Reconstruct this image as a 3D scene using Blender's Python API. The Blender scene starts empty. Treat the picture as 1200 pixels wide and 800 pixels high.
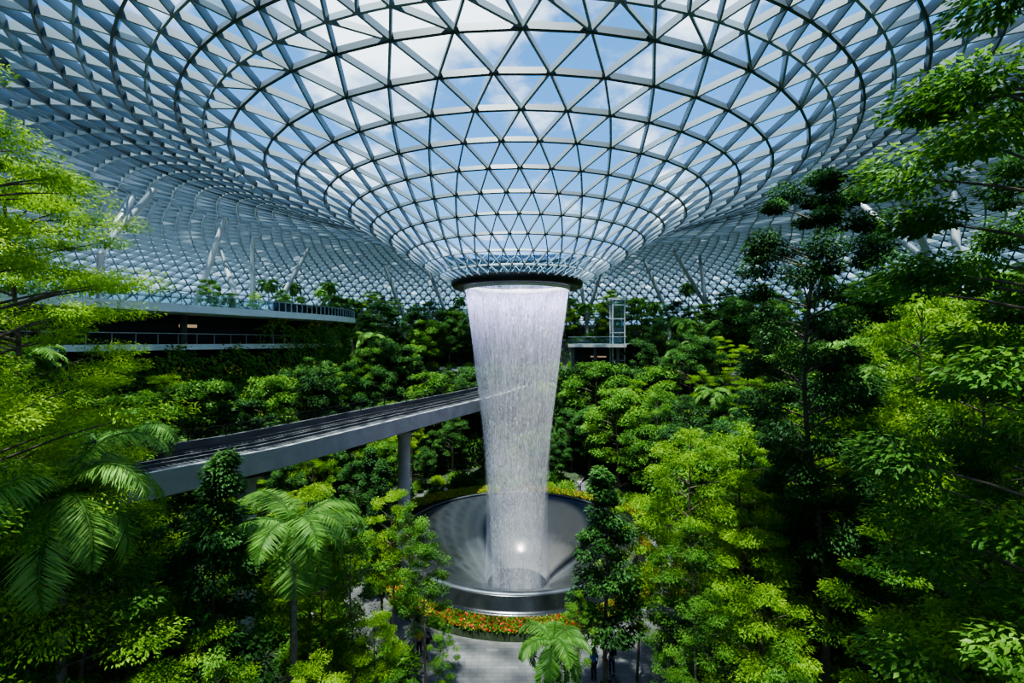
import bpy, math, random
import numpy as np
from mathutils import Vector
random.seed(7); rng=np.random.default_rng(7)
COL=bpy.context.scene.collection
CX,CY=0.45,41.0      # axis of the waterfall
EYE=19.0

# ------------------------------------------------------------------ materials
def nodes(name):
    m=bpy.data.materials.new(name); m.use_nodes=True
    nt=m.node_tree
    for n in list(nt.nodes): nt.nodes.remove(n)
    out=nt.nodes.new('ShaderNodeOutputMaterial')
    return m,nt,out
def pbr(name,col,rough=.5,metal=0,noise=0.0,nscale=3.0,bump=0.0,spec=.5,emit=None,es=0):
    m,nt,out=nodes(name)
    b=nt.nodes.new('ShaderNodeBsdfPrincipled')
    b.inputs['Base Color'].default_value=(*col,1); b.inputs['Roughness'].default_value=rough
    b.inputs['Metallic'].default_value=metal; b.inputs['Specular IOR Level'].default_value=spec
    if emit: 
        b.inputs['Emission Color'].default_value=(*emit,1); b.inputs['Emission Strength'].default_value=es
    if noise>0 or bump>0:
        tc=nt.nodes.new('ShaderNodeTexCoord'); n=nt.nodes.new('ShaderNodeTexNoise')
        n.inputs['Scale'].default_value=nscale; n.inputs['Detail'].default_value=5
        nt.links.new(tc.outputs['Object'],n.inputs['Vector'])
        if noise>0:
            r=nt.nodes.new('ShaderNodeValToRGB')
            r.color_ramp.elements[0].position=.3; r.color_ramp.elements[1].position=.7
            r.color_ramp.elements[0].color=(*[c*(1-noise) for c in col],1)
            r.color_ramp.elements[1].color=(*[min(1,c*(1+noise)) for c in col],1)
            nt.links.new(n.outputs['Fac'],r.inputs['Fac']); nt.links.new(r.outputs['Color'],b.inputs['Base Color'])
        if bump>0:
            bp=nt.nodes.new('ShaderNodeBump'); bp.inputs['Strength'].default_value=bump
            nt.links.new(n.outputs['Fac'],bp.inputs['Height']); nt.links.new(bp.outputs['Normal'],b.inputs['Normal'])
    nt.links.new(b.outputs[0],out.inputs[0]); return m
def leafmat(name,c0,c1,c2,trans=.35):
    m,nt,out=nodes(name)
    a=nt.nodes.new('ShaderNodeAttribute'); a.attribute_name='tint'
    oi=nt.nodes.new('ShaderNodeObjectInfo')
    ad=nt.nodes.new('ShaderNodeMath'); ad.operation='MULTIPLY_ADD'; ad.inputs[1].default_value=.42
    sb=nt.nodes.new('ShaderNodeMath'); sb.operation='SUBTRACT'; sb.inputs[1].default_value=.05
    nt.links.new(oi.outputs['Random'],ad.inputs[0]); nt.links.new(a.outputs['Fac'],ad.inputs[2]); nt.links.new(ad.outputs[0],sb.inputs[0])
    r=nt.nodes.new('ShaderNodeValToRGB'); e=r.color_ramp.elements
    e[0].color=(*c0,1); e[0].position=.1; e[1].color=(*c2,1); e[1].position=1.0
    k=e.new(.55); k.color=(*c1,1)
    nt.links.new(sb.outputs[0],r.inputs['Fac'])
    b=nt.nodes.new('ShaderNodeBsdfPrincipled'); b.inputs['Roughness'].default_value=.5; b.inputs['Specular IOR Level'].default_value=.22
    t=nt.nodes.new('ShaderNodeBsdfTranslucent'); mx=nt.nodes.new('ShaderNodeMixShader'); mx.inputs[0].default_value=trans
    h=nt.nodes.new('ShaderNodeHueSaturation'); h.inputs['Hue'].default_value=.49; h.inputs['Value'].default_value=1.55
    nt.links.new(r.outputs['Color'],b.inputs['Base Color']); nt.links.new(r.outputs['Color'],h.inputs['Color'])
    nt.links.new(h.outputs['Color'],t.inputs['Color'])
    nt.links.new(b.outputs[0],mx.inputs[1]); nt.links.new(t.outputs[0],mx.inputs[2]); nt.links.new(mx.outputs[0],out.inputs[0])
    return m
L_BRIGHT=leafmat('leaf_bright',(.07,.17,.012),(.18,.34,.020),(.37,.52,.05),.42)
L_MID=leafmat('leaf_mid',(.034,.10,.014),(.082,.205,.022),(.20,.36,.045),.40)
L_DARK=leafmat('leaf_dark',(.018,.060,.014),(.043,.13,.024),(.105,.235,.04),.36)
L_PALM=leafmat('leaf_palm',(.06,.16,.03),(.14,.30,.055),(.28,.45,.10),.38)
BARK=pbr('bark',(.11,.085,.06),.9,noise=.4,nscale=6,bump=.5)
BARK_L=pbr('bark_pale',(.19,.16,.13),.85,noise=.35,nscale=5,bump=.4)
STEEL=pbr('roof_steel',(.19,.24,.27),.5,metal=.0,noise=.08,nscale=.5)
RSTEEL=pbr('ring_steel',(.06,.08,.09),.5,metal=.1)
DSTEEL=pbr('dark_steel',(.035,.035,.038),.4,metal=.6)
WSTEEL=pbr('pale_steel',(.36,.39,.41),.4,metal=.1)
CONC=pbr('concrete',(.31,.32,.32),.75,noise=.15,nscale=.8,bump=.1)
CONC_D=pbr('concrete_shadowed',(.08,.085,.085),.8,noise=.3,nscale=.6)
WHITE=pbr('white_cladding',(.68,.70,.69),.5,noise=.06,nscale=1)
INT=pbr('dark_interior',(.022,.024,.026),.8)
SOIL=pbr('planting_soil',(.025,.04,.015),.95,noise=.5,nscale=2,bump=.5)
WETST=pbr('wet_black_stone',(.010,.012,.013),.22,noise=.3,nscale=1.5)
REDL=pbr('red_shop_light',(.3,.02,.02),.5,emit=(1,.08,.08),es=.3)
WARM=pbr('warm_shop_light',(.4,.3,.2),.5,emit=(1,.72,.42),es=.3)

def glassmat(name,tint,gloss,rough=.05):
    m,nt,out=nodes(name)
    t=nt.nodes.new('ShaderNodeBsdfTransparent'); t.inputs[0].default_value=(*tint,1)
    g=nt.nodes.new('ShaderNodeBsdfGlossy'); g.inputs['Roughness'].default_value=rough; g.inputs['Color'].default_value=(.8,.9,1,1)
    f=nt.nodes.new('ShaderNodeLayerWeight'); f.inputs['Blend'].default_value=gloss
    mx=nt.nodes.new('ShaderNodeMixShader')
    nt.links.new(f.outputs['Fresnel'],mx.inputs[0]); nt.links.new(t.outputs[0],mx.inputs[1]); nt.links.new(g.outputs[0],mx.inputs[2])
    nt.links.new(mx.outputs[0],out.inputs[0]); return m
GLASS=glassmat('roof_glass',(.78,.89,.95),.04,.2)
RGLASS=glassmat('railing_glass',(.72,.82,.82),.35)
def shademat():
    m,nt,out=nodes('sunshade_fabric')
    t=nt.nodes.new('ShaderNodeBsdfTransparent'); t.inputs[0].default_value=(.74,.85,.92,1)
    d=nt.nodes.new('ShaderNodeBsdfDiffuse'); d.inputs[0].default_value=(.32,.40,.46,1)
    l=nt.nodes.new('ShaderNodeBsdfTranslucent'); l.inputs[0].default_value=(.17,.24,.30,1)
    a=nt.nodes.new('ShaderNodeMixShader'); a.inputs[0].default_value=.5
    b=nt.nodes.new('ShaderNodeMixShader'); b.inputs[0].default_value=.62
    nt.links.new(d.outputs[0],a.inputs[1]); nt.links.new(l.outputs[0],a.inputs[2])
    nt.links.new(t.outputs[0],b.inputs[1]); nt.links.new(a.outputs[0],b.inputs[2]); nt.links.new(b.outputs[0],out.inputs[0]); return m
SHADE=shademat()
def pavemat():
    m,nt,out=nodes('stone_paving')
    tc=nt.nodes.new('ShaderNodeTexCoord'); br=nt.nodes.new('ShaderNodeTexBrick'); br.inputs['Scale'].default_value=1.0
    br.inputs['Color1'].default_value=(.13,.13,.125,1); br.inputs['Color2'].default_value=(.20,.20,.19,1); br.inputs['Mortar'].default_value=(.09,.09,.085,1)
    br.inputs['Mortar Size'].default_value=.015; br.inputs['Brick Width'].default_value=.8; br.inputs['Row Height'].default_value=.3
    n=nt.nodes.new('ShaderNodeTexNoise'); n.inputs['Scale'].default_value=.5
    mx=nt.nodes.new('ShaderNodeMixRGB'); mx.blend_type='MULTIPLY'; mx.inputs[0].default_value=.7
    b=nt.nodes.new('ShaderNodeBsdfPrincipled'); b.inputs['Roughness'].default_value=.55
    nt.links.new(tc.outputs['Object'],br.inputs['Vector']); nt.links.new(tc.outputs['Object'],n.inputs['Vector'])
    nt.links.new(br.outputs['Color'],mx.inputs[1]); nt.links.new(n.outputs['Fac'],mx.inputs[2])
    nt.links.new(mx.outputs[0],b.inputs['Base Color']); nt.links.new(b.outputs[0],out.inputs[0]); return m
PAVE=pavemat()
def watermat(name,lo,hi,sx,sz,dmin,dtop,dbot,z0=4.7,z1=-24):
    m,nt,out=nodes(name)
    uv=nt.nodes.new('ShaderNodeAttribute'); uv.attribute_name='flow'
    mp=nt.nodes.new('ShaderNodeMapping'); mp.inputs['Scale'].default_value=(sx,sz,sx)
    n=nt.nodes.new('ShaderNodeTexNoise'); n.inputs['Scale'].default_value=1; n.inputs['Detail'].default_value=7; n.inputs['Roughness'].default_value=.75
    nt.links.new(uv.outputs['Vector'],mp.inputs['Vector']); nt.links.new(mp.outputs[0],n.inputs['Vector'])
    r=nt.nodes.new('ShaderNodeMapRange'); r.inputs['From Min'].default_value=lo; r.inputs['From Max'].default_value=hi
    r.inputs['To Min'].default_value=dmin; r.inputs['To Max'].default_value=1
    nt.links.new(n.outputs['Fac'],r.inputs['Value'])
    sp=nt.nodes.new('ShaderNodeSeparateXYZ'); nt.links.new(uv.outputs['Vector'],sp.inputs[0])
    zr=nt.nodes.new('ShaderNodeMapRange'); zr.inputs['From Min'].default_value=z1; zr.inputs['From Max'].default_value=z0; zr.inputs['To Min'].default_value=dbot; zr.inputs['To Max'].default_value=dtop
    nt.links.new(sp.outputs['Y'],zr.inputs['Value'])
    mu=nt.nodes.new('ShaderNodeMath'); mu.operation='MULTIPLY'; nt.links.new(r.outputs[0],mu.inputs[0]); nt.links.new(zr.outputs[0],mu.inputs[1])
    t=nt.nodes.new('ShaderNodeBsdfTransparent'); d=nt.nodes.new('ShaderNodeBsdfDiffuse'); d.inputs[0].default_value=(.82,.84,.90,1)
    l=nt.nodes.new('ShaderNodeBsdfTranslucent'); l.inputs[0].default_value=(.82,.84,.92,1)
    a=nt.nodes.new('ShaderNodeMixShader'); a.inputs[0].default_value=.4
    b=nt.nodes.new('ShaderNodeMixShader')
    nt.links.new(d.outputs[0],a.inputs[1]); nt.links.new(l.outputs[0],a.inputs[2])
    nt.links.new(mu.outputs[0],b.inputs[0]); nt.links.new(t.outputs[0],b.inputs[1]); nt.links.new(a.outputs[0],b.inputs[2])
    nt.links.new(b.outputs[0],out.inputs[0]); return m
FALL=watermat('falling_water',.36,.70,8,.35,.10,.70,.34)
MIST=watermat('water_mist',.28,.75,.6,.15,.2,.0,.5,z0=-4)
STRAND=pbr('water_strand',(.84,.86,.91),.5)

# ------------------------------------------------------------------ mesh helpers
def link(ob,parent=None,label=None,cat=None,kind=None,group=None):
    COL.objects.link(ob)
    if parent: ob.parent=parent
    if label: ob['label']=label
    if cat: ob['category']=cat
    if kind: ob['kind']=kind
    if group: ob['group']=group
    return ob
def pymesh(name,V,F,mats,smooth=False,midx=None):
    me=bpy.data.meshes.new(name); me.from_pydata([tuple(v) for v in V],[],F)
    for m in (mats if isinstance(mats,(list,tuple)) else [mats]): me.materials.append(m)
    if smooth: me.polygons.foreach_set('use_smooth',[True]*len(me.polygons))
    if midx is not None: me.polygons.foreach_set('material_index',list(midx))
    me.update(); return me
def npmesh(name,V,F,mats,tint=None,smooth=False,midx=None,flow=None):
    V=np.asarray(V,dtype=np.float32); F=np.asarray(F,dtype=np.int32); k=F.shape[1]
    me=bpy.data.meshes.new(name)
    me.vertices.add(len(V)); me.vertices.foreach_set('co',V.ravel())
    me.loops.add(F.size); me.loops.foreach_set('vertex_index',F.ravel())
    me.polygons.add(len(F)); me.polygons.foreach_set('loop_start',np.arange(0,F.size,k,dtype=np.int32))
    try: me.polygons.foreach_set('loop_total',np.full(len(F),k,dtype=np.int32))
    except Exception: pass
    for m in (mats if isinstance(mats,(list,tuple)) else [mats]): me.materials.append(m)
    if midx is not None: me.polygons.foreach_set('material_index',np.asarray(midx,dtype=np.int32))
    if tint is not None:
        a=me.attributes.new('tint','FLOAT','POINT'); a.data.foreach_set('value',np.asarray(tint,dtype=np.float32))
    if flow is not None:
        a=me.attributes.new('flow','FLOAT_VECTOR','POINT'); a.data.foreach_set('vector',np.asarray(flow,dtype=np.float32).ravel())
    me.polygons.foreach_set('use_smooth',np.full(len(F),smooth))
    me.update(calc_edges=True); me.validate(); return me
def mobj(name,me,**k): return link(bpy.data.objects.new(name,me),**k)
def empty(name,loc=(0,0,0),**k):
    o=bpy.data.objects.new(name,None); o.empty_display_size=.3; o.location=loc; return link(o,**k)

class Geo:
    def __init__(s): s.V=[]; s.F=[]; s.M=[]
    def add(s,V,F,m=0):
        o=len(s.V); s.V+= [tuple(v) for v in V]; s.F+=[tuple(i+o for i in f) for f in F]; s.M+=[m]*len(F)
    def tube(s,pts,rad,seg=8,m=0,cap=True):
        pts=[Vector(p) for p in pts]; V=[];F=[]
        for i,p in enumerate(pts):
            d=(pts[min(i+1,len(pts)-1)]-pts[max(i-1,0)])
            d=d.normalized() if d.length>1e-6 else Vector((0,0,1))
            up=Vector((0,0,1)) if abs(d.z)<.9 else Vector((1,0,0))
            a=d.cross(up).normalized(); b=d.cross(a).normalized()
            r=rad[i] if isinstance(rad,(list,tuple)) else rad
            for j in range(seg):
                t=2*math.pi*j/seg; V.append(p+a*(math.cos(t)*r)+b*(math.sin(t)*r))
        for i in range(len(pts)-1):
            for j in range(seg):
                k=(j+1)%seg; F.append((i*seg+j,i*seg+k,(i+1)*seg+k,(i+1)*seg+j))
        if cap:
            F.append(tuple(range(seg))); F.append(tuple(reversed(range((len(pts)-1)*seg,len(pts)*seg))))
        s.add(V,F,m)
    def box(s,c,size,m=0,rz=0):
        x,y,z=[q/2 for q in size]; V=[]
        for sx,sy,sz in [(-1,-1,-1),(1,-1,-1),(1,1,-1),(-1,1,-1),(-1,-1,1),(1,-1,1),(1,1,1),(-1,1,1)]:
            X=sx*x;Y=sy*y; V.append((c[0]+X*math.cos(rz)-Y*math.sin(rz),c[1]+X*math.sin(rz)+Y*math.cos(rz),c[2]+sz*z))
        s.add(V,[(0,3,2,1),(4,5,6,7),(0,1,5,4),(1,2,6,5),(2,3,7,6),(3,0,4,7)],m)
    def prism(s,poly,z0,z1,m=0):
        n=len(poly); V=[(p[0],p[1],z0) for p in poly]+[(p[0],p[1],z1) for p in poly]
        F=[tuple(range(n))[::-1],tuple(range(n,2*n))]+[(i,(i+1)%n,n+(i+1)%n,n+i) for i in range(n)]
        s.add(V,F,m)
    def sweep(s,path,prof,m=0,closed_prof=True):
        n=len(path); k=len(prof); V=[];F=[]
        for i in range(n):
            a=path[max(i-1,0)]; b=path[min(i+1,n-1)]
            dx,dy=b[0]-a[0],b[1]-a[1]; l=math.hypot(dx,dy); nx,ny=-dy/l,dx/l
            for o,dz in prof: V.append((path[i][0]+nx*o,path[i][1]+ny*o,path[i][2]+dz))
        for i in range(n-1):
            for j in range(k if closed_prof else k-1):
                q=(j+1)%k; F.append((i*k+j,i*k+q,(i+1)*k+q,(i+1)*k+j))
        if closed_prof: F.append(tuple(range(k))); F.append(tuple(reversed(range((n-1)*k,n*k))))
        s.add(V,F,m)
    def lathe(s,prof,seg=96,c=(CX,CY),m=0,th0=0,th1=2*math.pi):
        full=abs(th1-th0-2*math.pi)<1e-6; ns=seg if full else seg+1; V=[];F=[]
        for r,z in prof:
            for j in range(ns):
                t=th0+(th1-th0)*j/seg; V.append((c[0]+r*math.sin(t),c[1]+r*math.cos(t),z))
        for i in range(len(prof)-1):
            for j in range(seg):
                q=(j+1)%ns; F.append((i*ns+j,(i+1)*ns+j,(i+1)*ns+q,i*ns+q))
        s.add(V,F,m)
    def mesh(s,name,mats,smooth=False): return pymesh(name,s.V,s.F,mats,smooth,s.M)

def catmull(pts,n):
    pts=[np.array(p,float) for p in pts]; out=[]
    for i in range(len(pts)-1):
        p0=pts[max(i-1,0)];p1=pts[i];p2=pts[i+1];p3=pts[min(i+2,len(pts)-1)]
        for k in range(n):
            t=k/n; out.append(.5*((2*p1)+(-p0+p2)*t+(2*p0-5*p1+4*p2-p3)*t*t+(-p0+3*p1-3*p2+p3)*t**3))
    out.append(pts[-1]); return np.array(out)

# ------------------------------------------------------------------ ROOF gridshell
prof=catmull([(5.6,5.2),(7.5,6.2),(9.7,7.7),(11.9,9.2),(14.7,10.7),(17.6,11.9),(20.6,12.9),(23.5,13.8),(26.5,14.7),(31,15.9),(37,16.9),(43,17.4),(50,17.2),(58,16.2),(66,13.8),(73,9.2),(78,2.5),(81,-5),(82,-19)],12)
seg=np.hypot(*np.diff(prof,axis=0).T); S=np.concatenate([[0],np.cumsum(seg)])
def at(s):
    r=np.interp(s,S,prof[:,0]); z=np.interp(s,S,prof[:,1])
    r2=np.interp(s+.2,S,prof[:,0]); z2=np.interp(s+.2,S,prof[:,1]); r1=np.interp(s-.2,S,prof[:,0]); z1=np.interp(s-.2,S,prof[:,1])
    d=np.array([r2-r1,z2-z1]); d/=np.linalg.norm(d); return r,z+EYE,d
N0=48
rows=[];s=0;N=N0;off=0.0
while s<S[-1]:
    r,z,d=at(s); step=2*math.pi/N
    ang=(np.arange(N)+off)*step
    P=np.stack([CX+r*np.sin(ang),CY+r*np.cos(ang),np.full(N,z)],1)
    Nn=np.stack([-d[1]*np.sin(ang),-d[1]*np.cos(ang),np.full(N,d[0])],1)
    rows.append([N,off,P,Nn,r])
    ds=np.interp(r,[5.6,10,16,22,26],[1.45,1.75,2.1,2.2,2.3]) if N==N0 else (max(1.4,.76*r*step) if N==2*N0 else 1.7)
    dbl=(N==N0 and r>20) or (N==2*N0 and r>44)
    s+=ds if not dbl else ds*.62
    if dbl: rows[-1].append(True); off=off*2-.5; N*=2
    else: rows[-1].append(False); off=off+.5
tris=[];base=0;bases=[]
for R in rows: bases.append(base); base+=R[0]
PV=np.concatenate([R[2] for R in rows]); PN=np.concatenate([R[3] for R in rows]); PR=np.concatenate([np.full(R[0],R[4]) for R in rows]); PROW=np.concatenate([np.full(R[0],i) for i,R in enumerate(rows)])
for i in range(len(rows)-1):
    n=rows[i][0]; a=bases[i]; b=bases[i+1]
    if rows[i][5]:
        m=2*n
        for k in range(n):
            tris+= [(a+k,b+2*k,b+(2*k+1)%m),(a+k,b+(2*k+1)%m,b+(2*k+2)%m),(a+k,b+(2*k+2)%m,a+(k+1)%n)]
    else:
        for k in range(n):
            tris+= [(a+k,b+k,a+(k+1)%n),(a+(k+1)%n,b+k,b+(k+1)%n)]
edges=set()
for t in tris:
    for q in range(3): edges.add(tuple(sorted((t[q],t[(q+1)%3]))))
E=np.array(sorted(edges))
def beams(E,wmul=1,dmul=1):
    p0=PV[E[:,0]]; p1=PV[E[:,1]]
    n=(PN[E[:,0]]+PN[E[:,1]]); n/=np.linalg.norm(n,axis=1,keepdims=True)
    d=p1-p0; d/=np.linalg.norm(d,axis=1,keepdims=True); sd=np.cross(d,n); sd/=np.linalg.norm(sd,axis=1,keepdims=True)
    rr=(PR[E[:,0]]+PR[E[:,1]])/2
    w=np.interp(rr,[5,12,20,25,60],[.03,.042,.055,.05,.08])[:,None]*wmul; dep=np.interp(rr,[5,7,12,25,40,60],[.03,.15,.27,.42,.62,.68])[:,None]*dmul
    V=np.stack([p0-sd*w,p0+sd*w,p1+sd*w,p1-sd*w,p0-sd*w-n*dep,p0+sd*w-n*dep,p1+sd*w-n*dep,p1-sd*w-n*dep],1).reshape(-1,3)
    o=(np.arange(len(E))*8)[:,None]
    F=np.concatenate([o+np.array(f) for f in [(0,1,2,3),(4,7,6,5),(0,4,5,1),(1,5,6,2),(2,6,7,3),(3,7,4,0)]])
    return V,F
V,F=beams(E)
roof=mobj('ceiling',npmesh('ceiling_steel_grid',V,F,STEEL),kind='structure',label='domed glass gridshell roof of pale steel triangles funnelling to an oculus',cat='roof')
for i,R in enumerate(rows):
    if (9<R[4]<21.5) or (21.5<=R[4]<34 and i%2==0):
        sel=(PROW[E[:,0]]==i)&(PROW[E[:,1]]==i); V,F=beams(E[sel],1.2,1.1)
        mobj('ring_beam',npmesh('ring_beam',V,F,RSTEEL),parent=roof,label='heavier dark circular ring beam')
T=np.array(tris); 
mobj('glazing',npmesh('glazing',PV+PN*.04,T,GLASS),parent=roof,kind='stuff',label='clear triangular roof glass')
tr=PR[T].mean(1); keep=rng.random(len(T))<np.interp(tr,[24,29,38,46],[0,.2,.45,.93])
T2=T[keep]; c=PV[T2].mean(1,keepdims=True); q=PV[T2]*.9+c*.1-PN[T2]*.15
mobj('sunshade',npmesh('sunshade',q.reshape(-1,3),np.arange(len(q)*3).reshape(-1,3),SHADE),parent=roof,kind='stuff',label='triangular grey fabric sunshades under the glass')

# oculus ring
g=Geo(); g.lathe([(5.85,EYE+5.42),(5.87,EYE+5.0),(5.7,EYE+4.74),(5.0,EYE+4.7),(4.9,EYE+4.8),(4.9,EYE+5.3),(5.55,EYE+5.45),(5.85,EYE+5.42)],128)
ring=mobj('oculus_ring',g.mesh('oculus_ring',[DSTEEL],True),label='dark bronze steel ring the water pours from',cat='oculus ring')
g=Geo(); g.lathe([(4.85,EYE+5.2),(4.75,EYE+4.5),(4.65,EYE+4.5),(4.7,EYE+5.2),(4.85,EYE+5.2)],96)
mobj('inner_lip',g.mesh('inner_lip',[WHITE],True),parent=ring,label='pale overflow lip')
for i in range(12):
    a=i*math.pi/6; lt=bpy.data.lights.new('oculus_spotlight','SPOT'); lt.energy=1100; lt.color=(.66,.58,1); lt.spot_size=math.radians(95); lt.spot_blend=.9; lt.shadow_soft_size=.15
    lo=bpy.data.objects.new('oculus_spotlight',lt); lo.location=(CX+2.6*math.sin(a),CY+2.6*math.cos(a),EYE+4.9); lo.rotation_euler=Vector((.9*math.sin(a),.9*math.cos(a),-1)).to_track_quat('-Z','Y').to_euler(); link(lo,parent=ring)

# ------------------------------------------------------------------ WATERFALL
wp=catmull([(4.62,4.7),(4.35,2.5),(4.02,0),(3.58,-3.8),(3.08,-7.7),(2.68,-12),(2.38,-16),(2.2,-20),(2.12,-24)],8)
def wr(z): return np.interp(-z,-wp[:,1],wp[:,0])
def sheet(scale,zmax=9,seg=160,grow=0):
    V=[];Fl=[];F=[]; W=[p for p in wp if p[1]<zmax]
    for i,(r,z) in enumerate(W):
        rr=r*scale+grow*max(0,(-z-6)/18)**2
        for j in range(seg+1):
            t=2*math.pi*j/seg; V.append((CX+rr*math.sin(t),CY+rr*math.cos(t),z+EYE)); Fl.append((4*math.cos(t),z,4*math.sin(t)))
    for i in range(len(W)-1):
        for j in range(seg): F.append((i*(seg+1)+j,i*(seg+1)+j+1,(i+1)*(seg+1)+j+1,(i+1)*(seg+1)+j))
    return V,F,Fl
V,F,Fl=sheet(1.0); fall=mobj('waterfall',npmesh('water_curtain',V,F,FALL,smooth=True,flow=Fl),label='tall white tapering curtain of water falling from the oculus',cat='waterfall',kind='stuff')
V,F,Fl=sheet(1.03,-4,grow=1.0); mobj('water_mist',npmesh('water_mist',V,F,MIST,smooth=True,flow=Fl),parent=fall,kind='stuff',label='faint white spray around the falling water')
n=24000; z=4.6-28*rng.random(n)**1.1; th=rng.random(n)*2*math.pi; r=wr(z)*(1+rng.normal(0,.02,n)+.035*np.abs(rng.normal(0,1,n))*(-z/20).clip(0)); ln=.05+.30*rng.random(n)**3; ww=.008+.010*rng.random(n)
P=np.stack([CX+r*np.sin(th),CY+r*np.cos(th),z+EYE],1); tg=np.stack([np.cos(th),-np.sin(th),0*th],1)
a=P-tg*ww[:,None]; b=P+tg*ww[:,None]; dn=np.stack([0*ln,0*ln,-ln],1)
V=np.stack([P+dn*-.5,b,P+dn,a],1).reshape(-1,3)
mobj('water_drops',npmesh('water_drops',V,np.arange(len(V)).reshape(-1,4),STRAND),parent=fall,kind='stuff',label='white elongated falling drops')

# ------------------------------------------------------------------ POOL
g=Geo()
g.lathe([(11.25,.35),(11.2,.9),(11.0,1.0),(10.75,1.1),(10.62,1.95),(10.5,2.0),(10.3,2.0),(10.1,1.9),(9.4,1.55),(8.2,1.0),(6.8,.3),(5.4,-.45),(4.4,-1.05),(3.4,-1.85),(2.6,-2.8),(2.3,-5),(2.2,-8)],128)
pool=mobj('pool_basin',g.mesh('pool_basin',[WETST],True),label='round black stone basin with water sliding down its funnel',cat='fountain pool')
g=Geo(); g.lathe([(10.2,2.02),(10.2,2.1),(10.5,2.1),(10.56,1.98)],128)
mobj('rim',g.mesh('rim',[pbr('rim_steel',(.08,.09,.10),.4,metal=.5)],True),parent=pool)
def filmmat():
    m,nt,out=nodes('water_film')
    b=nt.nodes.new('ShaderNodeBsdfPrincipled'); b.inputs['Roughness'].default_value=.2; b.inputs['Specular IOR Level'].default_value=.6
    tc=nt.nodes.new('ShaderNodeTexCoord'); n=nt.nodes.new('ShaderNodeTexNoise'); n.inputs['Scale'].default_value=.25; n.inputs['Detail'].default_value=2
    r=nt.nodes.new('ShaderNodeValToRGB'); r.color_ramp.elements[0].color=(.016,.019,.019,1); r.color_ramp.elements[1].color=(.034,.038,.037,1)
    bp=nt.nodes.new('ShaderNodeBump'); bp.inputs['Strength'].default_value=.04; n2=nt.nodes.new('ShaderNodeTexNoise'); n2.inputs['Scale'].default_value=3
    # pale churned water round the foot of the fall: foam colour by distance from the axis
    sx=nt.nodes.new('ShaderNodeVectorMath'); sx.operation='SUBTRACT'; sx.inputs[1].default_value=(CX,CY,0)
    mu=nt.nodes.new('ShaderNodeVectorMath'); mu.operation='MULTIPLY'; mu.inputs[1].default_value=(1,1,0)
    le=nt.nodes.new('ShaderNodeVectorMath'); le.operation='LENGTH'
    n3=nt.nodes.new('ShaderNodeTexNoise'); n3.inputs['Scale'].default_value=.9; n3.inputs['Detail'].default_value=3
    ad=nt.nodes.new('ShaderNodeMath'); ad.operation='MULTIPLY_ADD'; ad.inputs[1].default_value=1.5
    mr=nt.nodes.new('ShaderNodeMapRange'); mr.inputs['From Min'].default_value=6.5; mr.inputs['From Max'].default_value=3.0; mr.inputs['To Max'].default_value=.28
    mc=nt.nodes.new('ShaderNodeMixRGB'); mc.inputs[2].default_value=(.5,.53,.56,1)
    nt.links.new(tc.outputs['Object'],sx.inputs[0]); nt.links.new(sx.outputs[0],mu.inputs[0]); nt.links.new(mu.outputs[0],le.inputs[0]); nt.links.new(tc.outputs['Object'],n3.inputs['Vector'])
    nt.links.new(n3.outputs['Fac'],ad.inputs[0]); nt.links.new(le.outputs['Value'],ad.inputs[2]); nt.links.new(ad.outputs[0],mr.inputs['Value'])
    nt.links.new(tc.outputs['Object'],n.inputs['Vector']); nt.links.new(tc.outputs['Object'],n2.inputs['Vector'])
    nt.links.new(n.outputs['Fac'],r.inputs['Fac']); nt.links.new(r.outputs[0],mc.inputs[1]); nt.links.new(mr.outputs[0],mc.inputs[0]); nt.links.new(mc.outputs[0],b.inputs['Base Color'])
    nt.links.new(n2.outputs['Fac'],bp.inputs['Height']); nt.links.new(bp.outputs[0],b.inputs['Normal'])
    nt.links.new(b.outputs[0],out.inputs[0]); return m
fp=catmull([(10.05,1.93),(9.4,1.6),(8.2,1.06),(6.8,.36),(5.4,-.38),(4.4,-.98),(3.4,-1.78),(2.65,-2.7)],5)
g=Geo(); g.lathe([tuple(p) for p in fp],160)
mobj('water_film',g.mesh('water_film',[filmmat()],True),parent=pool,label='dark grey glossy sheet of flowing water, foaming at the centre')

# ------------------------------------------------------------------ FLOOR and beds
g=Geo(); g.lathe([(11.2,0),(20,0),(40,0),(84,0)],128)
mobj('floor',g.mesh('floor',[PAVE]),kind='structure',label='grey stone paving around the pool',cat='floor')

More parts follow.
